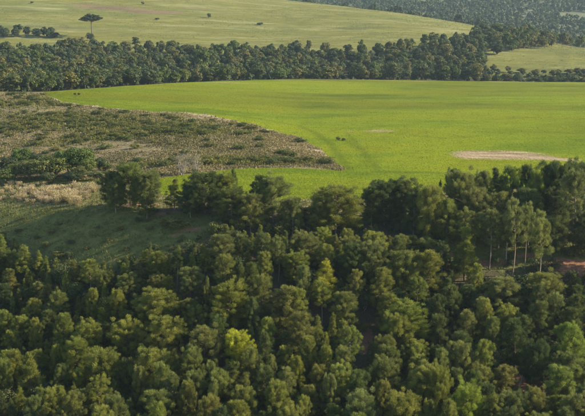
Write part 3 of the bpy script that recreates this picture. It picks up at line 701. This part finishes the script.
# ------------------------------------------------------------------ trees behind the dry grass at the left
BUSHES = [
 (4,168,16,318,'near',(.9,1.0,.75),'small rounded bush at the left edge above the dry grass'),
 (8,156,18,336,'near',DEEP,'dark bush behind the small rounded one at the left edge'),
 (22,147,18,346,'near',(.75,1.0,.65),'dark green bushy tree at the back left of the thicket'),
 (34,152,14,344,'near',DEEP,'dark bushy tree right of the back left one in the thicket'),
 (15,163,18,328,'near',LIT,'pale bushy tree low at the left of the thicket'),
 (28,160,22,327,'near',(1.25,1.15,1.05),'grey-olive tree in the front left of the thicket'),
 (42,157,26,327,'near',(1.35,1.25,1.05),'wide pale olive tree in the middle front of the thicket'),
 (55,155,26,330,'near',(1.45,1.4,.95),'pale olive tree in the thicket left of the dark leafy tree'),
 (47,172,14,320,'near',DARK,'low dark bush at the foot of the pale olive trees'),
 (63,150,16,342,'near',MID,'green bushy tree behind the pale olive trees'),
 (71,146,26,335,'near',(.75,1.0,.6),'tall dark-leaved green tree in the thicket'),
 (82,147,24,337,'near',(1.0,1.15,.7),'bright green tree beside the tall dark-leaved one'),
 (87,158,16,331,'near',(1.0,1.05,.7),'green bush at the right of the thicket'),
 (71,171,18,321,'near',DEEP,'low dark bush above the tall dry grass'),
 (80,165,14,326,'near',BRN,'greyish bush between the dark low bush and the green one'),
 (99,157,15,342,'near',DARK,'dark bush between the thicket and the crest clump'),
 (96,170,15,326,'near',(1.3,1.25,1.3),'grey-green bush left of the crest clump'),
]
for px, top, w, D, key, tint, lab in BUSHES:
    D += float(np.interp(px, [0, 100, 150], [27, 11, 5]))
    X, Y, Z = unproject(px, top, D); x, y = float(X), float(Y); g = tz(x, y)
    place(pick(key, BV), 'bushy_tree', x, y, g - .15, max(float(Z) - g + .15, 1.5), w * 1.25 / F * D, lab, 'tree', None, tuple(1.1 * c for c in tint))
for px, top, w, D, lab in [(182,152,22,336,'leafless grey tree at the lower edge of the scrub'), (196,154,16,338,'smaller leafless grey bush beside the leafless grey tree')]:
    X, Y, Z = unproject(px, top, D); x, y = float(X), float(Y); g = tz(x, y)
    place(BV['twig'][0], 'bare_tree', x, y, g - .1, float(Z) - g + .1, w / F * D, lab, 'bare tree')

# tall dry grass clumps
g = np.random.default_rng(77); DRY = []
for k in range(4):
    n = 150; a = g.uniform(0, 6.28, n); rr = g.random(n) ** .6 * .42
    P = np.stack([np.cos(a) * rr, np.sin(a) * rr, np.zeros(n)], -1)
    d = norm(np.stack([np.cos(a) * rr * .4, np.sin(a) * rr * .4, np.ones(n)], -1) + g.normal(0, .17, (n, 3)))
    V1, F1 = tufts(P, d, g.uniform(.6, 2.5, n), g.uniform(.04, .09, n), g)
    q = np.nonzero(g.random(n) < .18)[0]; m = len(q) * 6; qi = np.repeat(q, 6)
    P2 = P[qi] + d[qi] * (1.3 + g.uniform(0, 1.1, m))[:, None] + g.normal(0, .07, (m, 3))
    V2, F2 = tufts(P2, norm(d[qi] + g.normal(0, .5, (m, 3))), g.uniform(.2, .4, m), g.uniform(.08, .13, m), g)
    V, Fc = join([(V1, F1), (V2, F2)])
    DRY.append(mesh('dry_grass_clump', V, Fc, M_DRY, np.concatenate([g.random(len(F1)) * .6, .4 + .6 * g.random(len(F2))])))
for k in range(140):
    px = random.triangular(8, 103, 72) if k < 90 else random.uniform(0, 60)
    py = random.uniform(190, 206 - abs(px - 75) * .05) if k < 90 else random.uniform(185, 203)
    x, y, z = hit(px, py, 240, 390)
    lab = 'tan dry grass clump, ' + ('front' if py > 198 else 'back') + (' left' if px < 40 else ' middle' if px < 74 else ' right') + ' of the stand beside the crest pines' if k < 90 else 'scattered tan dry grass clump below the thicket, ' + ('by the left edge' if px < 20 else 'under its left half' if px < 40 else 'under its middle')
    o = tag(link(bpy.data.objects.new('dry_grass_clump', DRY[k % 4])), lab, 'grass clump', 'tall dry grass stand' if k < 90 else 'scattered dry grass clumps')
    o.location = (x, y, z - .05); o.rotation_euler = (0, 0, random.uniform(0, 6.28)); sc = random.uniform(.45, 1.15) if k < 90 else random.uniform(.5, .8); o.scale = (sc * 1.4, sc * 1.4, sc * random.uniform(.85, 1.1))
    o.color = (*jit((1, 1, 1), .12), 1)

# ------------------------------------------------------------------ scrub: shrubs one can tell apart
GX = [hit(a[0], a[1], 300, 700)[:2] + (a[2], a[3], a[4]) for a in GREEN]
ns = 0; sused = []
for _ in range(6000):
    if random.random() < .8:
        a = random.choice(GX); x = a[0] + random.gauss(0, a[2] * .7); y = a[1] + random.gauss(0, a[3] * .8)
    else:
        px, py = random.uniform(-5, 330), random.uniform(98, 178); x, y, _z = hit(px, py, 300, 700)
    s = x / y
    if s > tip or not (np.interp(s, COLS, cC) + 4 < y < np.interp(s, COLS, cDm) - 7): continue
    qx, qy = project(x, y, tz(x, y))
    if not -5 < qx < 330: continue
    h = random.uniform(.8, 2.2); w = h * random.uniform(1.8, 3.2)
    if any((x - a) ** 2 + (y - b) ** 2 < (c + w * .38) ** 2 for a, b, c in sused): continue
    ti = random.randrange(4); tw = ['green', 'olive', 'tan-olive', 'dark green'][ti]
    lab = ('low green shrub on the upper left part of the scrub slope' if qx < 140 and qy < 135 else 'low green shrub on the lower left part of the scrub slope' if qx < 140 else 'low green shrub on the right part of the scrub slope towards its pointed end')
    place(pick('bush', BV), 'shrub', x, y, tz(x, y) - .2, h, w, lab.replace('green', tw, 1), 'shrub', lab.replace('low green shrub', 'low shrubs'), jit([(.95, 1.0, .7), (1.25, 1.15, .75), (1.6, 1.35, .95), (.8, .86, .66)][ti], .1))
    sused.append((x, y, w * .38)); ns += 1
    if ns >= 285: break

# dry stalks and small scrub, uncountable
def ground_tufts(name, label, pts, mat, hmin, hmax, blades, spread, seed, tone_by=None, wid=.22):
    g = np.random.default_rng(seed); n = len(pts)
    idx = np.repeat(np.arange(n), blades); m = len(idx)
    P = pts[idx] + np.concatenate([g.normal(0, spread, (m, 2)), np.zeros((m, 1))], 1)
    sc = g.uniform(.6, 1.3, n)[idx]
    d = norm(np.concatenate([g.normal(0, .45, (m, 2)), np.ones((m, 1))], 1))
    P[:, 2] -= .04
    ln = g.uniform(hmin, hmax, m) * sc
    V, Fc = tufts(P, d, ln, ln * wid + .05, g)
    tone = np.clip((g.uniform(0, 1, n) if tone_by is None else tone_by)[idx] * .7 + g.random(m) * .3, 0, 1)
    o = link(bpy.data.objects.new(name, mesh(name, V, Fc, mat, tone)))
    tag(o, label, name.replace('_', ' '), kind='stuff'); return o
g = np.random.default_rng(5)
n = 40000
s = g.uniform(-.30, tip, n); lo = np.interp(s, COLS, cC) + .6; hi = np.interp(s, COLS, cDm) - 1.0
y = lo + (hi - lo) * g.random(n); x = s * y
pat = np.sin(x * .09 + 2 * np.sin(y * .05)) * np.sin(y * .08 + x * .03) + .6 * np.sin(x * .31 + 1.5 * np.sin(y * .2)) * np.sin(y * .27 - x * .1)
keep = (pat + g.normal(0, .4, n) > -.15) & (y < hi - 4 * g.random(n))
x, y, pat = x[keep], y[keep], pat[keep]
stone = np.clip(.5 + .45 * np.clip((x / y + .03) / .05, 0, 1) - .45 * np.sin(x * .05 + 1) * np.sin(y * .043 + .4 * np.sin(x * .07)) + g.normal(0, .22, len(x)), 0, 1)
ground_tufts('scrub_growth', 'dry tan and olive scrub covering the slope between the fields', np.stack([x, y, terrain(x, y)], -1), M_SCRUB, .15, .6, 6, .6, 3, stone, wid=.9)
n = 7000; gi = g.integers(len(GX), size=n); gx = np.array([(a[0], a[1], a[2], a[3]) for a in GX])[gi]
x = gx[:, 0] + g.normal(0, 1, n) * gx[:, 2] * .8; y = gx[:, 1] + g.normal(0, 1, n) * gx[:, 3] * .8; s = x / y
keep = (s < tip) & (y > np.interp(s, COLS, cC) + 2) & (y < np.interp(s, COLS, cDm) - 5); x, y = x[keep], y[keep]
ground_tufts('scrub_brush', 'low olive brush running together between the shrubs of the scrub slope', np.stack([x, y, terrain(x, y)], -1), M_BROAD, .3, 1.0, 7, .7, 23, wid=.6).color = (1.3, 1.1, .72, 1)
# grass on the clearing, the bank and the open ground
n = 60000
s = g.uniform(-.29, .29, n); y = g.uniform(246, 360, n); x = s * y
z = terrain(x, y); qx, qy = project(x, y, z)
cl = blob(x, y, CLEAR) + (y > np.interp(s, SS, rA[0])) * (y < np.interp(s, COLS, cB) - .3) * .95
keep = (g.random(n) < cl) & (blob(x, y, SOIL) < .35)
ground_tufts('meadow_grass', 'rough green and tan grass on the clearing and along the crest', np.stack([x, y, z], -1)[keep], M_GRASS, .2, .7, 6, .35, 4, wid=.22)

# the crop's own relief: uncountable low tillers
n = 60000; s = g.uniform(-.285, .285, n)
b0, c0, d0, e0 = (np.interp(s, COLS, c_) for c_ in (cB, cC, cDm, cE))
lo = np.where(g.random(n) < .2, b0 + .5, d0 + 1); hi = np.where(lo == b0 + .5, c0 - .5, e0 - 4)
y = 1 / (1 / lo + (1 / hi - 1 / lo) * g.random(n)); x = s * y
keep = (blob(x, y, BARE) < .45 + .3 * g.random(n)) & (hi > lo)
ground_tufts('crop_growth', 'bright green young crop growing over the field', np.stack([x, y, terrain(x, y)], -1)[keep], M_CROP, .08, .20, 3, .7, 14, wid=1.6)
n = 52000; s = g.uniform(-.285, .27, n); lo = np.interp(s, SS, rG[0]) - 130; hi = np.interp(s, SS, rH[0])
y = lo + (hi - lo) * g.random(n); x = s * y
clus = np.sin(x * .045 + 2 * np.sin(y * .02)) * np.sin(y * .05 + x * .011) + g.normal(0, .6, n) > .25
x, y = x[clus], y[clus]
ground_tufts('pasture_grass', 'coarse yellowish grass tussocks on the pasture hill', np.stack([x, y, terrain(x, y)], -1), M_PAST, .3, .65, 3, .9, 15, wid=1.0)

# small things in the field
for px, py, h, w, lab in [(338.5,140,2.0,1.6,'left of the two small dark shrubs standing in the bright field'), (344,140.5,1.6,1.8,'right of the two small dark shrubs standing in the bright field')]:
    x, y, z = hit(px, py, 300, 790)
    place(pick('bush', BV), 'field_shrub', x, y, z - .2, h * .75, w * 1.15, lab, 'shrub', None, (.8, .8, .8))
for px, py, lab in [(75,95.5,'left tiny bush at the left tip of the bright field'), (79,95.5,'right tiny bush at the left tip of the bright field')]:
    x, y, z = hit(px, py, 300, 790)
    place(pick('bush', BV), 'field_shrub', x, y, z - .1, 1.4, 1.5, lab, 'shrub', None, DEEP)

# ------------------------------------------------------------------ forest behind the field
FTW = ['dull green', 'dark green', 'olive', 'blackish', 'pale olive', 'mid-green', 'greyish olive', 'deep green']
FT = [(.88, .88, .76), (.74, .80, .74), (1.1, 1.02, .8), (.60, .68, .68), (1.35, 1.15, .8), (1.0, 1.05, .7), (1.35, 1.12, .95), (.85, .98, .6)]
forest = []
tries = 0; cells = {}
while tries < 30000 and len(forest) < 980:
    tries += 1
    y = random.uniform(575, 1200); x = random.uniform(-.285, .285) * y; s = x / y
    e = float(np.interp(s, SS, rE[0])); gg = float(np.interp(s, SS, rG[0]))
    z = tz(x, y); qx, qy = project(x, y, z)
    if not e + 14 < y: continue
    if qy < np.interp(qx, [0, 90, 200, 300, 385, 410, 440, 470, 500, 520], [53, 50, 54, 56, 54.5, 51, 44, 41, 42, 43]) + 1.2 * math.sin(qx * .06): continue
    if qx > 480 and np.interp(qx, [480, 490, 515, 540, 590], [66, 58, 51, 48, 46]) < qy < np.interp(qx, [480, 500, 540, 590], [60, 72, 73.5, 74]): continue
    if qx > 520 and qy < 60: continue
    rad = random.choice([random.uniform(3.0, 4.4), random.uniform(3.6, 5.6), random.uniform(4.8, 6.4)]) * (.8 if qx > 484 and qy > 60 else 1)
    key = (int(x // 14), int(y // 14))
    if any((x - a) ** 2 + (y - b) ** 2 < ((rad + c) * .82) ** 2 for i in (-1, 0, 1) for j in (-1, 0, 1) for a, b, c in cells.get((key[0] + i, key[1] + j), [])): continue
    cells.setdefault(key, []).append((x, y, rad))
    forest.append((x, y, z, rad, qx, qy))
print('forest', len(forest))
# what shows: height of the crown top over the crowns in front of it, column by column
vis = []
top_at = np.full(700, 999.0)
for k, (x, y, z, rad, qx, qy) in enumerate(sorted(forest, key=lambda t: t[1])):
    h = random.uniform(6.0, 10) * (1.4 if random.random() < .07 else 1) * (.75 + .11 * rad) * (.62 if qx > 484 and qy > 60 else 1) * (1.08 if 200 < qx < 480 else .95)
    pt = project(x, y, z + h)[1]; r = rad / y * F
    a, b = max(0, int(qx - r) + 30), min(699, int(qx + r) + 31)
    if a >= b: continue
    show = float(np.clip(top_at[a:b] - pt, 0, h / y * F).mean()); top_at[a:b] = np.minimum(top_at[a:b], pt + 1.5)
    vis.append((show * r, x, y, z, rad, h, qx))
vis.sort(key=lambda t: -t[0])
rest = []
for k, (sh, x, y, z, rad, h, qx) in enumerate(vis):
    if k < 295:
        key = 'slim' if random.random() < .13 and qx < 480 else 'forest'
        ti = random.randrange(8)
        lab = ('rounded forest tree behind the left end of the field' if qx < 150 else 'forest tree in the band behind the middle of the field' if qx < 330
               else 'forest tree in the wooded hump behind the field at right' if qx < 484 else 'dark tree in the hedge line below the small right-hand meadow')
        if qx < 484: lab += ', ' + ('front' if y < float(np.interp(x / y, SS, rE[0])) + 120 else 'back')
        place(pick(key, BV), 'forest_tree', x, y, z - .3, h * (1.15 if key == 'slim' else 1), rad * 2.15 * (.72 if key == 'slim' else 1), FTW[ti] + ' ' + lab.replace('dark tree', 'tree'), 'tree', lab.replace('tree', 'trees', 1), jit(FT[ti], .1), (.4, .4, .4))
    else: rest.append((x, y, z, rad, h))
def mass(name, label, items, lo, mat, seed):
    g = np.random.default_rng(seed); Vs, Fs, Ts, o = [], [], [], 0
    for x, y, z, rad, h in items:
        V0, F0, T0, h0, r0 = lo[g.integers(len(lo))]
        a = g.uniform(0, 6.28); ca, sa = math.cos(a), math.sin(a); k = rad / r0
        V = np.stack([x + k * (V0[:, 0] * ca - V0[:, 1] * sa), y + k * (V0[:, 0] * sa + V0[:, 1] * ca), z - .3 + V0[:, 2] * h / h0], -1)
        Vs.append(V); Fs.append(F0 + o); Ts.append(np.clip(T0 * .5 + g.uniform(0, .5), 0, 1)); o += len(V)
    ob = link(bpy.data.objects.new(name, mesh(name, np.concatenate(Vs), np.concatenate(Fs), mat, np.concatenate(Ts))))
    return tag(ob, label, 'forest', kind='stuff')
def low_crown(seed, H, Rr, n, leaf, cone=False):
    g = np.random.default_rng(seed)
    if cone:
        t = g.random(n); a = g.uniform(0, 6.28, n); r = Rr * (1 - t) ** .8 * g.uniform(.6, 1, n)
        P = np.stack([np.cos(a) * r, np.sin(a) * r, H * (.08 + .92 * t)], -1); nr = norm(np.stack([np.cos(a), np.sin(a), np.full(n, .5)], -1) + g.normal(0, .4, (n, 3)))
    else:
        c = norm(g.normal(size=(9, 3))) * g.uniform(.3, .75, (9, 1)); i = g.integers(9, size=n); u = norm(g.normal(size=(n, 3))); u[:, 2] = np.abs(u[:, 2]) - .25
        P = (c[i] + u * .45) * np.array([Rr * .85, Rr * .85, H * .42]) + (0, 0, H * .55); P[:, 2] = np.maximum(P[:, 2], .2); nr = norm(u + g.normal(0, .4, (n, 3)))
    V, Fc = leaves(P, nr, leaf * g.uniform(.7, 1.3, n), g)
    return V, Fc, g.random(n), V[:, 2].max(), Rr
if rest:
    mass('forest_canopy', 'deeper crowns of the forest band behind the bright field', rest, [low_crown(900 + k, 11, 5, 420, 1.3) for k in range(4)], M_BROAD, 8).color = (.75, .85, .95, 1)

# trees in the right-hand dip, behind the small meadow
k = 0
for _ in range(900):
    px = random.uniform(482, 592); py = random.uniform(37, 50) - (px - 482) * .02
    x, y, z = hit(px, py, 900, 1600)
    if any((x - a) ** 2 + (y - b) ** 2 < 7.5 ** 2 for a, b, c in cells.get('dip', [])): continue
    cells.setdefault('dip', []).append((x, y, 5)); h = random.uniform(9, 15)
    ti = random.randrange(8); lab = FTW[ti] + ' tree in the belt behind the small right-hand meadow'
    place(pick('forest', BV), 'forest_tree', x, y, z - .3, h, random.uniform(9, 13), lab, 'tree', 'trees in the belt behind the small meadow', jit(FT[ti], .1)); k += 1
    if k >= 70: break
# small clump on the pasture at the left
k = 0; cl_used = []
for _ in range(300):
    px = random.uniform(-4, 57); py = random.uniform(35, 38.5)
    x, y, z = hit(px, py, 900, 1600)
    if any((x - a) ** 2 + (y - b) ** 2 < 5.0 ** 2 for a, b in cl_used): continue
    cl_used.append((x, y)); h = random.uniform(7, 11) * (.55 if px > 50 else 1)
    lab = 'small dark tree in the clump on the pasture at the left edge'
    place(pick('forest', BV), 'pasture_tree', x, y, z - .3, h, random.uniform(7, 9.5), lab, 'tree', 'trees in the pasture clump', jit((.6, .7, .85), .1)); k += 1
    if k >= 17: break
for px, py, h, w, lab in [(143,4.5,3.5,4,'tiny lone bush near the top of the pasture'), (209,18,5.5,4.5,'lone bush in the middle of the pasture slope'), (260,25,3,7,'low dark bush on the pasture above the forest'), (32,3.5,2.5,4,'tiny bush high on the pasture at the left'), (157,20,2.5,5,'low bush on the pasture between the brown strip and the forest'), (90.5,41,8,9,'dark bushy tree at the foot of the umbrella pine')]:
    x, y, z = hit(px, py, 900, 1700)
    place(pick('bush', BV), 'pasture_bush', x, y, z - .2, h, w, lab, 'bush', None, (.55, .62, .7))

# ------------------------------------------------------------------ umbrella-crowned araucaria on the pasture
x, y, z = hit(91.8, 37.5, 900, 1600)
H = 22.5 / F * y; g = np.random.default_rng(4)
o = tag(link(bpy.data.objects.new('umbrella_pine', None)), 'lone tall pine with flat umbrella crown on the pasture hill', 'pine tree'); o.location = (x, y, z)
c = link(bpy.data.objects.new('trunk', mesh('umbrella_trunk', *tube([(0, 0, -.5), (.1, 0, H * .3), (-.1, 0, H * .65), (0, 0, H * .93)], [.62, .5, .42, .22], 8), M_BARK, smooth=True))); c.parent = o; c.color = (.5, .5, .5, 1)
RU = 11.2; bl, P, T = [], [], []
for i in range(44):
    a = i * 2.4 + g.normal(0, .15); rr = RU * g.uniform(.72, 1.05) if i < 24 else RU * g.uniform(.15, .62)
    z0 = H * g.uniform(.66, .80) if i < 24 else H * g.uniform(.80, .88); z1 = H * (.985 - .20 * (rr / RU) ** 2) + g.normal(0, .3); dx, dy = math.cos(a), math.sin(a)
    p0, p1, p2 = np.array([0, 0, z0]), np.array([dx * rr * .55, dy * rr * .55, z0 * .35 + z1 * .65 - .7]), np.array([dx * rr, dy * rr, z1])
    bl.append(tube([p0, p1, p2], [.2, .14, .07], 5))
    for t in np.linspace(.4, 1, 7): P.append((1 - t) ** 2 * p0 + 2 * t * (1 - t) * p1 + t * t * p2)
c = link(bpy.data.objects.new('branches', mesh('umbrella_branches', *join(bl), M_BARK, smooth=True))); c.parent = o; c.color = (.5, .5, .5, 1)
P = np.array(P); idx = np.repeat(np.arange(len(P)), 30); q = norm(g.normal(size=(len(idx), 3)))
V, Fc = leaves(P[idx] + q * np.array([1.5, 1.5, .62]) * g.random((len(idx), 1)) ** .5 + (0, 0, .35), norm(q + (0, 0, .6)), g.uniform(.4, .9, len(idx)), g)
c = link(bpy.data.objects.new('crown', mesh('umbrella_crown', V, Fc, M_BROAD, g.random(len(Fc))))); c.parent = o; c.color = (.6, .68, .7, 1)

# ------------------------------------------------------------------ far hill: plantation as one mass, with a row of trees along its near edge
items = []
g = np.random.default_rng(9)
for _ in range(5200):
    yy = math.sqrt(g.uniform(1500 ** 2, 3000 ** 2)); ss = g.uniform(-.02, .30); xx = ss * yy
    hd = float(np.interp(ss, SS, rH[0]))
    if yy < hd + 130: continue
    if math.sin(xx * .013 + 1) * math.sin(yy * .009 + 2) > .80: continue
    items.append((xx, yy, 0, g.uniform(4.5, 6.5), g.uniform(9, 14)))
zz = terrain(np.array([i[0] for i in items]), np.array([i[1] for i in items]))
items = [(a, b, zz[k], d, e) for k, (a, b, _c, d, e) in enumerate(items)]
mass('far_plantation', 'hazy green plantation covering the far hill', items, [low_crown(950 + k, 12, 4.5, 60, 3.0, k < 3) for k in range(5)], M_FAR, 12)
k = 0; cu = []
for _ in range(2500):
    ss = random.uniform(-.02, .285); hd = float(np.interp(ss, SS, rH[0])); yy = hd + random.uniform(75, 200); xx = ss * yy
    if any((xx - a) ** 2 + (yy - b) ** 2 < 10 ** 2 for a, b in cu): continue
    cu.append((xx, yy)); zq = tz(xx, yy)
    h = random.uniform(15, 23)
    lab = 'dark far tree in the belt just behind the pasture crest, ' + ('its left end' if ss < .05 else 'its middle' if ss < .11 else 'its right end') if ss < .17 else 'dark far tree in the belt beyond the small right-hand meadow'
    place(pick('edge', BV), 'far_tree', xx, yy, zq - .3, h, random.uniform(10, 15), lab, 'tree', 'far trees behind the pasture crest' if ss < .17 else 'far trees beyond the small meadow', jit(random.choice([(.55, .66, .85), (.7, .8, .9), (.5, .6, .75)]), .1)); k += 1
    if k >= 170: break

# ------------------------------------------------------------------ haze
hv, hf = [], []
x0, x1, y0, y1, z0, z1 = -4700, 4700, -60, 7200, -125, 330
vv = np.array([(x, y, z) for z in (z0, z1) for y in (y0, y1) for x in (x0, x1)], float)
ff = np.array([(0, 2, 3, 1), (4, 5, 7, 6), (0, 1, 5, 4), (2, 6, 7, 3), (0, 4, 6, 2), (1, 3, 7, 5)])
m, n, l = new_mat('haze_air'); n.remove(n['Principled BSDF'])
pv = n.new('ShaderNodeVolumePrincipled'); pv.inputs['Color'].default_value = (.60, .81, 1.0, 1)
pv.inputs['Density'].default_value = .00005; pv.inputs['Anisotropy'].default_value = .2
l.new(pv.outputs[0], n['Material Output'].inputs['Volume'])
haze = tag(link(bpy.data.objects.new('haze', mesh('haze', vv, ff, m))), kind='stuff')
